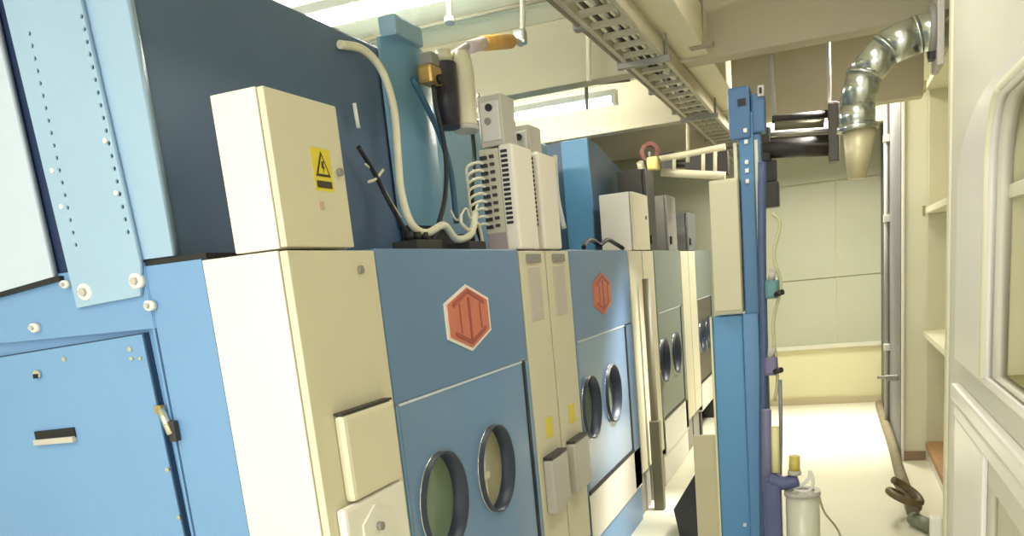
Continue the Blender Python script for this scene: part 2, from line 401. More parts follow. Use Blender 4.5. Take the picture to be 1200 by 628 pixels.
sp([(-.006, .026), (.008, .026), (.002, .010), (.010, .010), (-.003, -.012), (0, .004), (-.009, .004)], .003, INK)
sp([(-.045, -.058), (.045, -.058), (.045, -.036), (-.045, -.036)], .001, INK)
lab(tri.build('warning_sticker', None, ed), 'yellow warning sticker with a lightning triangle')
MB().box(X, X + .0015, 1.93, 1.952, 1.828, 1.848).build('small_label', mat('pinkish_label', (206, 176, 166), .5), ed)
MB().cyl((X, 2.045, 1.925), (X + .01, 2.045, 1.925), .010, n=14).build('box_lock', MID, ed)

def inverter(label, y0, y1):
    root = thing('inverter_box', (-1.27, (y0 + y1) / 2, LEDGE), label, 'electrical box', 'vented cream inverter boxes on the ledge')
    b = MB().box(-1.345, FX - .06, y0 + .004, y1, LEDGE + .075, 2.14, b=.004).build('inverter_body', mat('pale_grey_plastic', (206, 200, 178), .5), root)
    v = MB()
    for i in range(16):
        z = 1.84 + i * .0185
        v.box(-1.250, -1.222, y0 - .003, y0 + .002, z, z + .011)
    lab(v.build('vent_slots', BLACK, root), 'column of black vent slots')
    MB().box(-1.345, FX - .05, y0 + .004, y1, LEDGE, LEDGE + .075, b=.003).build('terminal_cover', MAUVE, root)
    MB().box(FX - .06, FX + .003, y0, y1, LEDGE + .002, 2.15, b=.012).build('front_cover', CREAM, root)
    t = MB()
    for i in range(10):
        z = 1.83 + i * .03
        t.box(-1.338, -1.312, y0 - .012, y0 + .006, z, z + .014, BLACK).box(-1.300, -1.282, y0 - .006, y0 + .006, z + .004, z + .016, DARK)
    t.build('terminal_strip', None, root)
    for i in range(9):
        z = 1.845 + i * .03
        MB().tube([(-1.325, y0 - .006, z), (-1.345, y0 - .03, z + .006), (-1.385, y0 - .045, z - .012), (-1.392, y0 - .03, z - .05 - .012 * (i % 3))], .0055, None, 6).build('terminal_wire', WIREM, root)
    return root
inverter('nearer vented cream inverter box with exposed wiring, on the ledge', 3.42, 3.66)
inverter('farther vented cream inverter box on the ledge, beside a slim pale tube', 3.745, 4.0)
for lbl, y0, y1, x0, zt in (('pale grey junction box standing on the nearer inverter box', 3.44, 3.60, -1.335, 2.345), ('pale grey junction box standing on the farther inverter box', 3.765, 3.93, -1.33, 2.27)):
    r = thing('junction_box', (-1.27, (y0 + y1) / 2, 2.14), lbl, 'junction box')
    MB().box(x0, -1.235, y0, y1, 2.15, zt, b=.006).build('box_body', GREY, r)
    MB().box(x0 + .01, -1.245, y0 - .008, y0, 2.17, zt - .025, b=.004).build('box_cover', mat('light_grey_plastic', (214, 210, 202), .4), r)
    MB().cyl((x0 + .05, y0 - .02, zt - .05), (x0 + .05, y0 - .008, zt - .05), .014, BLACK, 14).build('button', None, r)
    MB().cyl((x0 + .04, y0 - .016, zt - .1), (x0 + .04, y0 - .008, zt - .1), .014, MID, 14).build('button', None, r)
e3, ed3 = ledge_box('plain cream electrical box on the ledge, in front of the bright blue flange', -1.415, FX + .003, 5.63, 6.12, 2.10)
MB().cyl((FX + .003, 6.02, 1.95), (FX + .012, 6.02, 1.95), .012, n=12).build('box_lock', MID, ed3)
for (lbl, y0, y1, x0, x1, z1, mm) in (('narrow charcoal box standing in for the dark gap right after the plain cream one', 6.3, 6.62, -1.44, -1.24, 2.30, DARK),  # charcoal block stands in for the shaded gap between the boxes
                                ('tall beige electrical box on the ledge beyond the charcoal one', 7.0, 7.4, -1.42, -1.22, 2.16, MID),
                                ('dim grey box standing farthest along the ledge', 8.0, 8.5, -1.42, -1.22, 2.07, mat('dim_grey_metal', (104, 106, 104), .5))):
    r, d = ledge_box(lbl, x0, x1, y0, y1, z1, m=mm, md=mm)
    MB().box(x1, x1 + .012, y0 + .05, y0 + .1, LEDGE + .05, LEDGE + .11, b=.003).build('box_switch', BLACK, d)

# blue air duct behind the ledge
ad_ = thing('air_duct', (-1.5, 3.1, LEDGE), 'teal blue upright air duct behind the valves and cables', 'duct')
pts = []
for i in range(13):
    t = i / 12
    pts.append((-1.535 + .055 * math.sin(math.pi * (.06 + .88 * t)), 3.02 + .40 * t))
d = MB()
d.prism([(-1.535, 3.015, LEDGE + .12)] + [(x, y, LEDGE + .12) for x, y in pts] + [(-1.535, 3.425, LEDGE + .12)], (0, 0, .66))
d.build('duct_body', TEAL, ad_)
MB().box(-1.535, -1.49, 3.03, 3.41, LEDGE, LEDGE + .12).build('duct_base', BLACK, ad_)
MB().box(-1.53, -1.46, 3.03, 3.26, LEDGE + .78, 2.585, b=.01).build('duct_cap', mat('light_teal_paint', (140, 174, 196), .4), ad_)
MB().tube([aX(483, 92, -1.435), aX(512, 150, -1.428), aX(528, 200, -1.428), aX(535, 262, -1.43)], .012, None, 8).build('duct_seam', mat('seam_teal', (52, 92, 118), .5), ad_)

# cables
def cable(name, label, pts, r, m, cat='cable', n=10):
    return tag(MB().tube(pts, r, m, n).build(name, m), label, cat)
cable('flexible_conduit', 'thick off-white conduit hanging down the dark blue housing',
      [aX(398, 52, -1.53), aX(425, 58, -1.51), aX(447, 82, -1.49), aX(461, 125, -1.47), aX(466, 180, -1.46), aX(470, 225, -1.43), aX(482, 262, -1.39), aX(500, 273, -1.37), aX(520, 264, -1.36), aX(535, 280, -1.35), aX(552, 274, -1.35), aX(557, 250, -1.36)], .014, WIREM, 'conduit')
cable('power_cable', 'black cable looping down in front of the teal duct', [aX(508, 100, -1.40), aX(511, 125, -1.40), aX(520, 165, -1.395), aX(523, 200, -1.395), aX(521, 235, -1.39), aX(512, 268, -1.37), aX(505, 286, -1.36)], .009, BLACK)
cable('power_cable', 'thin dark cable sloping behind the sticker box', [aX(420, 172, -1.50), aX(440, 205, -1.49), aX(455, 235, -1.47), aX(474, 268, -1.40), aX(486, 286, -1.36)], .008, BLACK)
cable('thin_wire', 'thin white wire crossing the dark blue housing', [aX(428, 192, -1.50), aX(440, 203, -1.49), aX(452, 225, -1.48), aX(470, 255, -1.45)], .0035, WIREM)
cable('thin_wire', 'short pale wire ending in a bright clip beside the sticker box', [aX(449, 199, -1.485), aX(440, 210, -1.49), aX(432, 213, -1.49)], .005, WIREM)
cable('wire_loop', 'small off-white wire loop by the wired inverter box', [aX(540, 252, -1.37), aX(541, 262, -1.36), aX(552, 270, -1.35), aX(560, 262, -1.35), aX(566, 286, -1.35)], .007, WIREM)
tag(MB().tube([aX(415, 121, -1.51), aX(420, 150, -1.51)], .007, WHITE, 10, smooth=False).build('short_rod', WHITE), 'short white rod on the dark housing right of the sticker box', 'rod')
tag(MB().tube([aX(650, 183, -1.60), aX(653, 230, -1.58), aX(661, 268, -1.56)], .016, None, 10).build('drain_tube', WHITE), 'slim pale tube right of the farther inverter box', 'tube')
cable('black_cable', 'black coiled cable lying on the ledge under the bright blue flange', [aX(684, 290, -1.30), aX(688, 283, -1.32), aX(695, 282, -1.34), aX(703, 287, -1.32), aX(712, 281, -1.3), aX(722, 286, -1.3), aX(730, 291, -1.28)], .013, BLACK)
cable('thin_wire', 'thin white wire zigzagging between the conduit and the wired inverter', [aX(528, 246, -1.40), aX(536, 258, -1.38), aX(546, 244, -1.37), aX(552, 256, -1.365), aX(560, 240, -1.365)], .004, WIREM)
cable('black_cable', 'black cable drooping behind the terminal wires of the nearer inverter', [aX(553, 150, -1.42), aX(556, 185, -1.41), aX(553, 225, -1.40), aX(558, 262, -1.39), aX(566, 288, -1.38)], .009, BLACK)
cable('grey_cable', 'grey cable hanging beside the cream actuator down to the inverter', [aX(560, 110, -1.42), aX(563, 140, -1.40), aX(566, 172, -1.37)], .008, MID)
# clutter lying on the ledge under the conduit
for lbl, px, w in (('dark cable gland block on the ledge under the white conduit', 490, .10), ('dark cable gland block on the ledge beside the wired inverter', 548, .08)):
    p = aX(px, 291, -1.37)
    r = thing('gland_block', (p.x, p.y, LEDGE), lbl, 'block')
    MB().box(p.x - .05, p.x + .05, p.y - w, p.y + w, LEDGE, LEDGE + .045, b=.006).build('block_body', DARK, r)
    for k in range(3):
        y = p.y - w * .6 + k * w * .6
        MB().cyl((p.x, y, LEDGE + .045), (p.x, y, LEDGE + .075), .016, n=12).build('gland_nut', BLACK, r)

# ---------------------------------------------------------------- valve group above the teal duct
XV = -1.42
sv = thing('solenoid_valve', aX(505, 110, XV), 'brass solenoid valve above the teal duct', 'valve')
a = aX(504, 88, XV)
MB().box(a.x - .03, a.x + .03, a.y - .05, a.y + .05, a.z - .035, a.z + .03, b=.012).build('valve_body', BRASS, sv)
MB().box(a.x - .025, a.x + .03, a.y - .035, a.y + .035, a.z + .03, a.z + .075, b=.008).build('valve_coil', MID, sv)
MB().cyl((a.x + .03, a.y + .005, a.z - .02), (a.x + .05, a.y + .005, a.z - .02), .018, n=12).build('valve_port', BLACK, sv)
a = aX(521, 75, XV); b_ = aX(526, 150, XV)
fl = thing('filter_cylinder', b_, 'dark cylinder hanging beside the cream actuator', 'cylinder')
MB().cyl(a, b_, .045, n=20).build('filter_body', mat('plum_black_enamel', (48, 42, 52), .4), fl)
MB().cyl(a + Vector((0, 0, .0)), a + Vector((0, 0, .05)), .03, n=16).build('filter_head', IVORY, fl)
a = aX(541, 60, -1.38); b_ = aX(546, 148, -1.38)
ac = thing('valve_actuator', b_, 'cream bullet-shaped actuator hanging from the orange-lagged pipe', 'actuator')
MB().tube([a + (b_ - a) * t for t in (0, .15, .5, .9, 1)], lambda t: .024 + .022 * min(1, t * 2.6), IVORY, 20).build('actuator_body', IVORY, ac)
MB().cyl(b_, b_ + (b_ - a).normalized() * .02, .05, n=20).build('actuator_base', GREY, ac)
lp = thing('lagged_pipe', aX(575, 52, -1.42), 'horizontal pipe with orange and yellow lagging below the bright ceiling', 'pipe')
MB().tube([aX(520, 72, XV), aX(535, 62, XV), aX(552, 52, -1.42), aX(575, 50, -1.42), aX(604, 48, -1.42), aX(612, 42, -1.42), aX(612, -60, -1.42)], .014, None, 12).build('pipe_run', GREY, lp)
MB().cyl(aX(566, 50.6, -1.42), aX(598, 48.5, -1.42), .032, n=16).build('lagging', ORANGE, lp)
MB().cyl(aX(548, 56, -1.42), aX(566, 50.6, -1.42), .026, n=16).build('pipe_sleeve', mat('pale_mauve_wrap', (216, 200, 200), .6), lp)
a = aX(610, 45, -1.42)
MB().box(a.x - .03, a.x + .03, a.y - .03, a.y + .03, a.z - .03, a.z + .04, b=.015).build('pipe_elbow', GALV, lp)
tag(MB().tube([aX(527, 27, -1.6), aX(524, -70, -1.6)], .013, None, 10, smooth=False).cyl(aX(527, 27, -1.6), aX(527, 21, -1.6), .024).build('hanger_rod', MID), 'grey hanger rod coming down from the bright ceiling above the valves', 'rod')

# ---------------------------------------------------------------- ceiling: cable ladder, pipes, lamps
ZT = 2.60
kx = (ZT - 1.6) / (2.72 - 1.6)
xl, xr = -1.06 * kx, -.86 * kx
tr = thing('cable_ladder', ((xl + xr) / 2, 5.5, ZT), 'pale metal cable ladder running along under the ceiling', 'cable ladder')
for x in (xl, xr): MB().box(x - .012, x + .012, 1.5, 9.7, ZT, ZT + .07, b=.004).build('side_rail', TRAYM, tr)
for i in range(40): MB().box(xl, xr, 1.6 + i * .2, 1.635 + i * .2, ZT + .005, ZT + .025).build('rung', TRAYM, tr)
for i in range(4):
    y = 2.6 + i * 1.9
    MB().tube([(xl - .02, y, ZT), (xl - .02, y, 3.03)], .008, None, 8, smooth=False).tube([(xr + .02, y, ZT), (xr + .02, y, 3.03)], .008, None, 8, smooth=False).box(xl - .04, xr + .04, y - .02, y + .02, ZT - .025, ZT).build('hanger', MID, tr)
cols = [WIREM, DARK, GREY, BLACK, WIREM, MID]
cn = ['off-white', 'dark brown', 'grey', 'black', 'outer off-white', 'mid grey']
for i in range(6):
    x = xl + .03 + i * (xr - xl - .06) / 5
    tag(MB().tube([(x + .012 * math.sin(i * 2 + k * 1.3), 1.6 + k * .9, ZT + .037 + .005 * math.sin(k * 2 + i)) for k in range(9)], .010, None, 8).build('tray_cable', cols[i]), cn[i] + ' cable lying along the ceiling cable ladder', 'cable', 'cables on the ladder')
# conduit run beside the ladder
cr = thing('ceiling_conduit', (-1.12, 5, 2.70), 'thin dark conduit running beside the cable ladder toward the far end', 'conduit')
MB().tube([(-1.075 * kx - .03, 1.5, ZT + .03), (-1.075 * kx - .03, 9.0, ZT + .03)], .012, None, 8, smooth=False).build('conduit_run', mat('dark_tan_conduit', (120, 108, 88), .5), cr)
for i in range(6):
    MB().box(-1.075 * kx - .055, -1.075 * kx - .005, 3.8 + i * .8, 3.86 + i * .8, ZT + .01, ZT + .06, b=.006).build('conduit_coupling', MID, cr)
tag(MB().tube([(-2.9, 4.62, 3.0), (-1.0, 4.62, 3.0)], .012, None, 8, smooth=False).build('cross_conduit', mat('cross_conduit_grey', (150, 144, 124), .5)), 'thin grey conduit crossing the bright ceiling above the front machine', 'conduit')
# sagging wire from the ladder with a bracket (left)
cable('sagging_cable', 'off-white cable sagging out of the cable ladder', [(xl, 4.6, ZT + .02), aY(725, 75, 4.9), aY(737, 82, 4.9), aY(755, 78, 4.95), (xr - .05, 5.0, ZT + .02)], .010, WIREM)
hb = thing('pipe_bracket', aY(688, 95, 5.4), 'grey bar bracket hanging from the ceiling left of the cable ladder', 'bracket')
MB().tube([Vector((aY(688, 95, 5.4).x, 5.4, 3.03)), aY(688, 128, 5.4)], .012, None, 8, smooth=False).build('drop_rod', MID, hb)
MB().tube([aY(690, 97, 5.4), aY(738, 92, 5.4)], .018, None, 10, smooth=False).build('cross_bar', mat('bracket_grey', (112, 104, 92), .5), hb)
cable('drop_conduit', 'pale vertical conduit dropping from the ceiling near the lamp', [Vector((aY(690, 30, 5.0).x, 5.0, 3.03)), aY(690, 95, 5.0)], .014, WIREM, 'conduit')
MB_ = MB().tube([aY(820, 8, 4.9), aY(820, 56, 4.9)], .016, None, 10, smooth=False)
MB_.tube([aY(820, 10, 4.9), Vector((aY(820, 10, 4.9).x, 4.9, 3.03))], .016, None, 10, smooth=False)
tag(MB_.box(aY(820, 8, 4.9).x - .06, aY(820, 8, 4.9).x + .06, 4.86, 4.94, aY(820, 56, 4.9).z, aY(820, 56, 4.9).z + .02).build('drop_rod', mat('rod_grey', (150, 142, 120), .5)), 'grey drop rod right of the lengthwise ceiling beam', 'rod')

def lamp(label, x, y, z, w=.6, tube_z=-.03, vertical=False):
    r = thing('ceiling_light', (x, y, z), label, 'ceiling light', 'fluorescent battens')
    MB().box(x - w, x + w, y - .045, y + .045, z, z + .045, b=.006).build('lamp_housing', WHITE, r)
    for sx in (-1, 1): MB().cyl((x + sx * w * .7, y, z + .04), (x + sx * w * .7, y, 3.026), .008, n=8).build('hanging_rod', MID, r)
    for s in (-1, 1):
        MB().cyl((x - w + .03, y + s * .03, z + tube_z), (x + w - .03, y + s * .03, z + tube_z), .014, n=10).build('lamp_tube', LAMP, r)
    for sx in (-1, 1): MB().box(x + sx * (w - .02) - .015, x + sx * (w - .02) + .015, y - .05, y + .05, z - .05, z + .005, b=.004).build('tube_holder', WHITE, r)
lamp('bright fluorescent lamp over the machine row, beyond the first ceiling beam', -2.1, 6.3, 2.80, .7)
lamp('fluorescent lamp hidden above the front machine near the camera side', -2.05, 3.7, 2.86)
def area(name, loc, size, sy, e, rot=(0, 0, 0), col=(1, .965, .88)):
    l = bpy.data.lights.new(name, 'AREA'); l.shape = 'RECTANGLE'; l.size = size; l.size_y = sy; l.energy = e; l.color = col
    o = bpy.data.objects.new(name, l); COL.objects.link(o); o.location = loc; o.rotation_euler = rot
    return o
# lamps of the aisle, between the ceiling beams, and daylight from the open end behind the viewer
area('aisle_lamp', (0.0, 3.4, 2.98), .25, 1.3, 22)
area('aisle_lamp', (-.1, 6.65, 2.98), .25, .9, 34)
area('aisle_lamp', (-.1, 8.2, 2.98), .5, 1.0, 110)
area('aisle_lamp', (-.9, -.4, 2.98), 1.2, 1.2, 90)
area('doorway_daylight', (-1.0, -2.3, 1.7), 3.0, 2.2, 150, (math.radians(90), 0, 0), (.95, .98, 1))
def spot(loc, to, e, ang, blend=.9):
    l = bpy.data.lights.new('added_glare_spot', 'SPOT'); l.energy = e; l.spot_size = math.radians(ang); l.spot_blend = blend; l.shadow_soft_size = .12; l.color = (1, .97, .9)
    o = bpy.data.objects.new('added_glare_spot', l); COL.objects.link(o); o.location = loc
    o.rotation_euler = (Vector(to) - Vector(loc)).to_track_quat('-Z', 'Y').to_euler()
spot((.25, 5.6, 2.95), (-1.15, 5.2, .45), 1500, 38)  # added spot without a fixture, whitens the second machine's lower door
spot((-.1, 8.4, 2.95), (-.1, 8.2, 0), 700, 62)  # added spot without a fixture, brightens the far floor

# pipe rack in front of the far end
pr = thing('pipe_rack', (-.95, 7.0, 2.2), 'pale pipe rack crossing above the far machines left of the blue post', 'pipe rack')
MB().tube([aY(765, 188, 7), aY(850, 172, 7)], .024, None, 12, smooth=False).build('rack_pipe', IVORY, pr)
MB().tube([aY(775, 202, 7), aY(850, 206, 7)], .03, None, 12, smooth=False).build('rack_pipe', IVORY, pr)
for px, y0, y1 in ((806, 100, 190), (824, 178, 204), (838, 176, 206), (790, 186, 204)):
    MB().tube([aY(px, y0, 7), aY(px, y1, 7)], .014, None, 10, smooth=False).build('rack_riser', IVORY, pr)
a = aY(765, 192, 6.9)
vv = thing('shut_off_valve', a, 'red-brown shut-off valve at the left end of the pale pipe rack', 'valve')
MB().box(a.x - .04, a.x + .05, a.y - .05, a.y + .05, a.z - .05, a.z + .05, b=.02).build('valve_body', mat('aged_yellow_brass', (190, 180, 110), .5, noise=.3), vv)
MB().ring((a.x - .02, a.y, a.z + .085), (.3, -1, .2), .075, .045, .025, n=20).build('hand_wheel', mat('red_brown_enamel', (110, 70, 62), .5), vv)
MB().cyl((a.x - .02, a.y, a.z + .03), (a.x - .02, a.y, a.z + .09), .012, n=10).build('valve_stem', MID, vv)
tag(MB().tube([aX(750, 190, -1.5), aX(757, 215, -1.48), aX(760, 228, -1.45)], .03, None, 10).build('bent_pipe', IVORY), 'pale bent pipe above the plain cream electrical box', 'pipe')
dk = thing('dark_manifold', aY(800, 197, 7.4), 'dark manifold blocks behind the pale pipe rack', 'manifold')
for px, w in ((783, .05), (814, .07), (833, .06), (846, .05)):
    a = aY(px, 192, 7.4); MB().box(a.x - w, a.x + w, 7.36, 7.48, a.z - .09, a.z + .09, b=.01).build('manifold_block', DARK, dk)
a, c = aY(775, 192, 7.45), aY(850, 192, 7.45)
MB().cyl(a, c, .03, n=12).build('manifold_pipe', DARK, dk)

# ---------------------------------------------------------------- blue lift post in the aisle
YP = 4.6
px_ = lambda x, y: aY(x, y, YP)
post = thing('blue_post', (-.5, YP, 0), 'tall blue steel post with a wide head standing at the aisle end of the row', 'post')
XL = -.600
MB().box(XL, XL + .155, YP, YP + .16, 0, 1.33, b=.008).build('lower_column', mat('post_blue_paint', (92, 152, 198), .4, noise=.06), post)
MB().box(XL + .157, XL + .235, YP - .03, YP + .12, 0, 1.335, b=.006).build('column_rib', mat('post_rib_paint', (96, 146, 192), .4), post)
MB().box(-.735, -.612, YP + .02, YP + .05, 0, .70, b=.004).build('side_plate', mat('beige_side_plate', (206, 196, 160), .5), post)
MB().box(-.612, -.601, YP - .006, YP + .05, 0, 1.33).build('edge_strip', mat('pale_yellow_strip', (226, 222, 184), .5), post)
MB().box(-.432, -.362, YP, YP + .1, 1.3, 2.30, b=.006).build('mast', mat('post_mast_paint', (74, 126, 170), .4), post)
hd = MB().box(-.475, -.372, YP - .02, YP + .12, 2.18, 2.42, b=.012).box(-.37, -.305, YP - .0, YP + .11, 2.20, 2.38, b=.012)
hd.build('post_head', mat('post_head_paint', (70, 108, 150), .4), post)
MB().box(-.428, -.39, YP - .026, YP - .018, 2.33, 2.362).build('head_slot', BLACK, post)
MB().box(-.335, -.305, YP - .02, YP + .05, 2.36, 2.41, b=.005).build('head_bracket', GREY, post)
MB().box(-.326, -.314, YP - .026, YP - .018, 2.372, 2.398).build('head_slot', BLACK, post)
for z in (2.205, 2.155, 2.06, 2.02, 1.97):
    MB().box(-.406, -.388, YP - .012 - (.02 if z > 2.17 else 0), YP + .0, z, z + .02, b=.003).build('mast_bolt', WHITE, post)
for x in (-.452, -.352):
    MB().box(x - .009, x + .009, YP + .01, YP + .03, 1.35, 2.17, b=.003).build('guide_rail', mat('pale_guide', (214, 210, 190), .4), post)
MB().box(-.372, -.330, YP + .02, YP + .10, .0, 2.2, b=.005).build('side_channel', mat('post_side_paint', (76, 118, 156), .4), post)
MB().box(-.352, -.338, YP - .015, YP + .03, .0, 1.34, b=.003).build('edge_strip', mat('tan_strip', (198, 184, 152), .4), post)
wd = MB().prism([(-.79, 4.98, 0), (-.79, 4.98, .40), (-.93, 4.98, .18), (-.90, 4.98, 0)], (0, .3, 0))
tag(wd.build('sloping_box', BLACK), 'low black box with a sloping top on the floor left of the blue post', 'box')
cb = MB().box(-.578, -.438, YP - .06, YP + .14, 1.345, 2.0, b=.006)
cb_ = cb.build('control_box', mat('beige_control_box', (212, 206, 178), .5), post); lab(cb_, 'tall beige control box clamped to the post')
MB().box(-.576, -.44, YP - .072, YP - .061, 1.36, 1.985, b=.004).build('control_box_door', mat('beige_control_door', (204, 198, 168), .5), cb_)
for x in (-.475, -.437):
    MB().box(x - .008, x + .008, YP - .012, YP + .002, .195, .212).build('rivet', WHITE, post)
for z in (.17, .215, .262):
    MB().box(-.392, -.374, YP - .04, YP - .028, z, z + .018, b=.002).build('rivet', WHITE, post)

# hoses and small gear right of the post
YG = 4.5
g = lambda x, y: aY(x, y, YG)
for lbl, pts, r, mm in (('dark blue hose running down the right side of the blue post', [(893, 190), (893, 300), (895, 400), (894, 520), (895, 640)], .020, mat('dark_blue_hose', (74, 92, 128), .5, noise=.25, scale=9)),
                    ('thin yellowish hose looping down right of the blue post', [(905, 250), (914, 262), (907, 300), (915, 335), (906, 380), (911, 440), (908, 470)], .008, mat('yellowish_hose', (196, 196, 150), .5)),
                    ('thin grey tube hanging straight beside the blue post', [(914, 445), (915, 500), (914, 560)], .010, mat('grey_tube', (150, 152, 160), .5))):
    tag(MB().tube([g(*p) for p in pts], r, None, 10).build('hanging_hose', mm), lbl, 'hose')
for lbl, (px, py), mm in (('small teal valve fixed halfway up beside the blue post', (904, 338), mat('teal_valve', (84, 130, 134), .4, noise=.3, scale=20)),
                          ('small purple-grey valve beside the blue post, below the teal one', (903, 428), mat('purple_grey_valve', (112, 108, 142), .4, noise=.3, scale=20))):
    a = g(px, py)
    r = thing('small_valve', a, lbl, 'valve')
    MB().box(a.x - .03, a.x + .035, a.y - .03, a.y + .03, a.z - .05, a.z + .045, b=.014).build('valve_body', mm, r)
    MB().cyl((a.x, a.y - .01, a.z + .04), (a.x + .01, a.y - .03, a.z + .085), .018, n=12).build('valve_knob', GREY, r)
    MB().cyl((a.x + .02, a.y - .02, a.z - .03), (a.x + .055, a.y - .05, a.z - .02), .014, n=10).build('valve_outlet', DARK, r)
YH = 4.3
h = lambda x, y: aY(x, y, YH)
mu = thing('pump_unit', h(905, 628), 'dull indigo pump unit at the foot of the blue post', 'pump')
a = h(908, 580)
MB().box(a.x - .055, a.x + .03, YH - .03, YH + .09, 0, a.z + .10, b=.02).build('pump_body', PURPLE, mu)
MB().tube([h(900, 560), h(918, 566), h(935, 562)], .035, PURPLE, 12).build('pump_arm', PURPLE, mu)
MB().cyl(h(898, 480), h(899, 575), .024, n=14).build('pump_riser', mat('pump_riser_enamel', (120, 118, 150), .5), mu)
MB().cyl(h(908, 500), h(909, 553), .020, n=14).build('sight_tube', mat('pale_yellow_sight', (232, 228, 170), .3), mu)
yb = thing('filter_bowl', h(931, 553), 'small amber filter bowl on the arm of the pump', 'filter')
MB().cyl(h(931, 534), h(931, 551), .026, n=18).build('bowl', mat('amber_bowl', (212, 190, 96), .25), yb)
MB().cyl(h(931, 551), h(931, 556), .032, n=18).build('bowl_collar', GREY, yb)
cable('cable_loop', 'white cable loop over the slim canister', [h(925, 572), h(938, 569), h(948, 560), h(949, 552), h(953, 566), h(946, 576), h(930, 574)], .008, WHITE)
tag(MB().tube([h(958, 575), aZ(966, 600, .2), aZ(985, 628, .02), aZ(1000, 700, .02)], .006, None, 8).build('floor_cable', mat('floor_cable_grey', (176, 172, 140), .5)), 'thin cable trailing from the canister across the bright floor', 'cable')
cn_ = thing('canister', (-.163, 4.3, 0), 'slim pale canister standing on the floor beside the blue post', 'canister')
zt = h(940, 577).z
MB().tube([(-.163, 4.3, 0), (-.163, 4.3, zt)], .080, None, 28, smooth=False).build('canister_body', mat('canister_enamel', (216, 216, 196), .35, .1), cn_)
MB().ring((-.163, 4.3, zt - .01), (0, 0, 1), .086, .06, .022, n=28).build('canister_rim', GREY, cn_)

# ---------------------------------------------------------------- dark pipes and steel duct high on the right
YD = 5.5
D_ = lambda x, y: aY(x, y, YD)
dp = thing('exhaust_pipes', D_(935, 180), 'black double exhaust pipe hung under the ceiling behind the blue post', 'pipes')
MB().cyl(D_(893, 174), D_(976, 170), .058, n=20).build('lower_pipe', DARK, dp)
MB().cyl(D_(905, 140), D_(976, 133), .022, n=16).build('upper_pipe', DARK, dp)
MB().cyl(D_(900, 158), D_(972, 153), .012, n=10).build('guide_pipe', GREY, dp)
MB().cyl(D_(908, 147), D_(966, 143), .028, n=12).build('middle_pipe', mat('olive_grey_pipe', (120, 116, 92), .5), dp)
a = D_(975, 158)
MB().box(a.x - .02, a.x + .04, YD - .06, YD + .08, a.z - .15, a.z + .17, b=.012).build('end_plate', mat('end_plate_iron', (92, 86, 78), .5), dp)
MB().box(D_(893, 172).x - .03, D_(893, 172).x + .05, YD - .05, YD + .07, D_(893, 172).z - .09, D_(893, 172).z + .1, b=.012).build('coupling', DARK, dp)
for px in (907, 972): MB().tube([D_(px, 140), (D_(px, 140).x, YD, 3.03)], .012, None, 8, smooth=False).build('pipe_hanger', GREY, dp)
dbx = thing('dark_motor', D_(903, 243), 'small dark motor hanging below the left end of the black pipes', 'motor')
a = D_(904, 228)
MB().box(a.x - .05, a.x + .045, YD - .05, YD + .06, a.z - .075, a.z + .07, b=.012).build('motor_body', mat('charcoal_enamel', (70, 68, 64), .5), dbx)
MB().box(a.x - .04, a.x + .035, YD - .03, YD + .05, a.z + .07, a.z + .19, b=.006).build('motor_mount', DARK, dbx)

YU = 4.5
U = lambda x, y: aY(x, y, YU)
du = thing('steel_duct', U(1008, 210), 'shiny galvanised duct bending down from the right wall to a tapered outlet', 'duct')
r0 = .078
p_top = U(1098, 36); p_v = U(1006, 150)
zc = p_top.z
segs = []
xv = p_v.x - .005; R_ = .25
segs.append(Vector((.50, YU, zc)))
cx_, cz_ = xv + R_, zc - R_
for k in range(4):
    an = math.pi / 2 + k * math.pi / 6
    segs.append(Vector((cx_ + R_ * math.cos(an), YU, cz_ + R_ * math.sin(an))))
def duct_piece(a, b, name='duct_segment', r=r0):
    MB().tube([a, b], r, None, 28, smooth=False).build(name, GALV, du)
for i in range(len(segs) - 1):
    duct_piece(segs[i] - (segs[i + 1] - segs[i]).normalized() * (.012 if i else 0), segs[i + 1] + (segs[i + 1] - segs[i]).normalized() * .012)
    if i: 
        dd = (segs[i + 1] - segs[i]).normalized()
        MB().ring(segs[i] - dd * .006, dd, r0 + .004, r0 - .005, .012, n=28).build('duct_seam', GALV, du)
zb = U(1008, 150).z
duct_piece(segs[-1], Vector((xv, YU, zb)), 'duct_riser')
MB().ring((xv, YU, zb - .01), (0, 0, 1), r0 + .012, r0 - .005, .025, n=28).build('duct_collar', GALV, du)
tp = MB()
lo = U(1000, 210)
tp.tube([(xv + .01, YU, zb), (xv - .005, YU, lo.z)], lambda t: (r0 - .004) * (1 - .45 * t), None, 28, smooth=False)
tp.build('duct_outlet', mat('beige_outlet', (204, 194, 158), .4, .2), du)
tag(MB().box(.425, .452, 4.38, 4.62, zc - .16, zc + .16, GREY, b=.004).box(.40, .43, 4.44, 4.52, zc - .12, zc - .06, BLACK, b=.004).ring((.40, YU, zc), (1, 0, 0), r0 + .03, r0 + .002, .03, MID, 28).build('wall_flange', GREY), 'grey wall flange with a black clamp at the end of the steel duct', 'flange')
gp = thing('grey_pipe', (.43, 7.6, 2.1), 'grey pipe standing along the corner of the right wall', 'pipe')
MB().cyl((.425, 8.3, 0), (.425, 8.3, 3.0), .022, n=12).build('pipe_run', MID, gp)
for z in (.7, 1.8, 2.45): MB().box(.40, .45, 8.26, 8.34, z, z + .06, b=.005).build('pipe_clip', GREY, gp)
tag(MB().box(.36, .45, 7.2, 7.28, .58, .62, None, b=.006).tube([(.45, 7.24, .6), (.30, 7.24, .61)], .012, None, 8, smooth=False).build('wall_hook', MID), 'small grey wall hook low on the right wall near the far corner', 'hook')
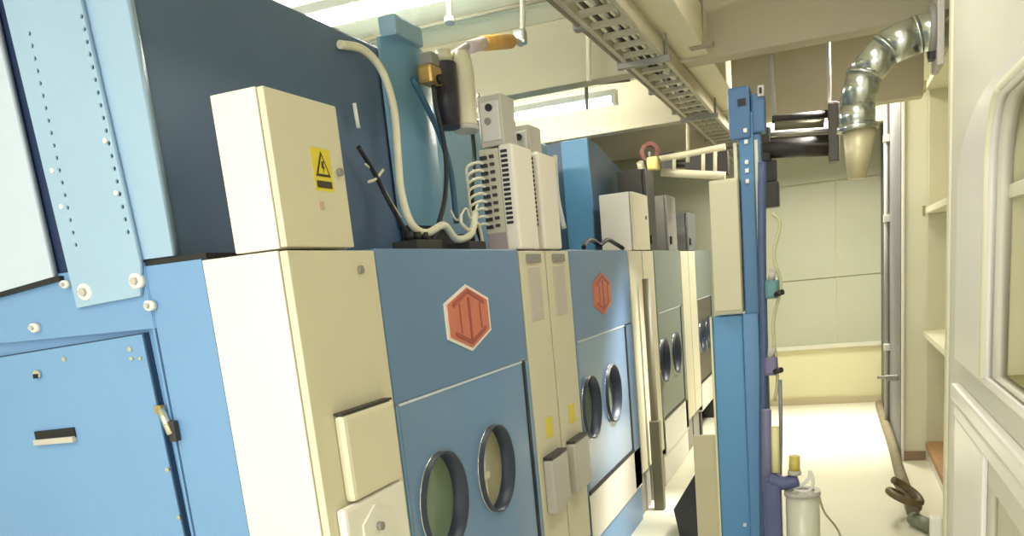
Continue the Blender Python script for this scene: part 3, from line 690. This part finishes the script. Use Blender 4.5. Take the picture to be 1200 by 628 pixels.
# hose lying along the foot of the right wall, ending in a coil
cable('drain_hose', 'mottled brown hose lying on the floor along the right wall', [aZ(1030, 473, .04), aZ(1036, 492, .04), aZ(1045, 518, .04), aZ(1053, 548, .04), aZ(1063, 578, .04), aZ(1070, 600, .045)], .036, HOSE, 'hose', 12)
a = aZ(1062, 598, .06)
ch = thing('hose_coil', a, 'brown coiled hose end with a coupling on the floor by the alcove', 'hose')
pts = []
for i in range(30):
    t = i / 29; an = .4 + t * 2 * math.pi * 1.3
    pts.append(Vector((a.x + .085 * math.cos(an) - .01, a.y + .11 * math.sin(an) - .02 * t, .05 + .10 * t + .05 * (1 - math.cos(an)))))
MB().tube(pts, .022, None, 10).build('coil', mat('dark_brown_hose', (104, 88, 56), .6, noise=.4, scale=24), ch)
MB().cyl((a.x + .03, a.y - .1, .04), (a.x + .12, a.y - .3, .04), .04, n=14).build('coupling', mat('green_grey_coupling', (120, 124, 100), .5, noise=.4, scale=20), ch)
MB().cyl((a.x + .06, a.y + .05, .05), (a.x - .03, a.y + .2, .19), .036, n=14).build('nozzle', HOSE, ch)

# ---------------------------------------------------------------- shelving in the alcove
su = thing('shelving_unit', (.95, 6.3, 0), 'white shelving unit in the alcove with a brown bottom board', 'shelf')
MB().box(.625, 1.3, 6.93, 6.955, 0, 2.95, b=.003).build('end_panel', mat('shelf_end_panel', (212, 208, 176), .5), su)
SHM = mat('shelf_board', (224, 220, 190), .5)
for z in (.955, 1.815, 2.63): MB().box(.60, 1.3, 4.3, 6.93, z - .02, z + .02, b=.003).build('shelf_board', SHM, su)
lab(MB().box(.62, 1.3, 4.3, 6.93, .10, .15, b=.003).build('bottom_board', WOOD, su), 'brown wooden bottom board')
MB().box(.64, 1.28, 4.35, 6.9, 0, .10).build('shelf_plinth', WHITE, su)
for z in (1.815, 2.63): MB().box(.585, .60, 6.86, 6.93, z - .035, z + .035, b=.003).build('shelf_bracket', OLIVE, su)

# ---------------------------------------------------------------- white built-in cupboard on the right
CXW = .45
cu = thing('built_in_cupboard', (.8, 2.6, 0), 'white built-in cupboard with a rounded niche at the right edge', 'cupboard')
ny1 = 2.97
out = [(.9, 0), (4.1, 0), (4.1, 3.03), (.9, 3.03)]
nz0, nz1, rc = 1.175, 1.97, .17
niche = [(1.2, nz0), (ny1, nz0)] + [(ny1 - rc + rc * math.cos(a), nz1 - rc + rc * math.sin(a)) for a in [i * math.pi / 16 for i in range(9)]] + [(1.2, nz1)]
low = [(1.2, .1), (3.0, .1), (3.0, .83), (1.2, .83)]
plate_obj('cupboard_front', out, [niche, low], CXW, CXW + .04, 'X', mat('cupboard_white', (224, 221, 206), .45, noise=.02), cu)
o = MB().box(CXW + .04, 1.3, 4.06, 4.1, 0, 3.03).box(CXW + .04, 1.3, 2.975, 3.0, 1.1, 2.1).box(1.1, 1.12, .9, 2.975, 1.1, 2.1)
o.box(CXW + .04, 1.12, .9, 2.975, 1.985, 2.01)
o.build('carcass', mat('niche_lining', (208, 204, 166), .5), cu)
WT = mat('frame_white_gloss', (240, 237, 232), .3, noise=.01)
# moulded frame around the niche
om = .17
outer = [(1.2, nz0 - .02), (ny1 + .72, nz0 - .02)] + [(ny1 - rc + (rc + .72) * math.cos(a), nz1 - rc + (rc + .07) * math.sin(a)) for a in [i * math.pi / 20 for i in range(11)]] + [(1.2, nz1 + .07)]
inner = [(1.21, nz0), (ny1 + .005, nz0)] + [(ny1 + .005 - rc + rc * math.cos(a), nz1 - rc + rc * math.sin(a)) for a in [i * math.pi / 16 for i in range(9)]] + [(1.21, nz1)]
plate_obj('niche_frame', outer, [inner], CXW - .022, CXW, 'X', WT, cu)
MB().tube([(CXW - .024, y, z) for y, z in [(1.2, nz1 + .02), (ny1 - rc, nz1 + .02)] + [(ny1 - rc + (rc + .02) * math.cos(a), nz1 - rc + (rc + .02) * math.sin(a)) for a in [math.pi / 2 - i * math.pi / 16 for i in range(9)]] + [(ny1 + .02, nz0)]], .011, None, 8, smooth=False).build('niche_bead', mat('bead_cream', (244, 240, 214), .35), cu)
lab(MB().box(CXW + .04, 1.1, 1.0, 2.974, nz0 - .03, nz0 + .003).build('niche_board', OLIVE, cu), 'olive brown board at the bottom of the niche')
MB().box(CXW + .03, 1.1, 1.0, 2.972, 1.70, 1.74, b=.003).build('niche_shelf', mat('niche_shelf_white', (222, 218, 196), .45), cu)
MB().box(CXW - .035, CXW, .9, 3.69, 1.0, 1.06, b=.012).build('rail_moulding', WT, cu)
MB().box(CXW - .022, CXW, .9, 3.69, .93, .985, b=.01).build('rail_moulding', WT, cu)
MB().box(CXW - .018, CXW, 3.0, 3.69, 0, .93, b=.008).build('lower_stile', WT, cu)
MB().box(CXW + .03, CXW + .035, 1.2, 3.0, .1, .83).build('lower_panel', mat('lower_panel_cream', (214, 210, 186), .5), cu)
MB().box(CXW - .012, CXW, 4.03, 4.10, 0, 3.03, b=.004).build('edge_trim', mat('edge_trim_cream', (226, 222, 194), .5), cu)
tag(MB().box(.40, .45, 4.2, 4.27, 0, .36, b=.008).build('corner_guard', WHITE), 'short white corner guard on the floor at the foot of the cupboard', 'guard')

# ---------------------------------------------------------------- world and view
w = bpy.data.worlds.new('world'); sc.world = w; w.use_nodes = True
w.node_tree.nodes['Background'].inputs['Color'].default_value = (.95, .97, 1, 1)
w.node_tree.nodes['Background'].inputs['Strength'].default_value = .5
sc.view_settings.view_transform = 'Standard'; sc.view_settings.look = 'None'
sc.view_settings.gamma = 1; sc.view_settings.use_curve_mapping = False
sc.view_settings.exposure = -0.6
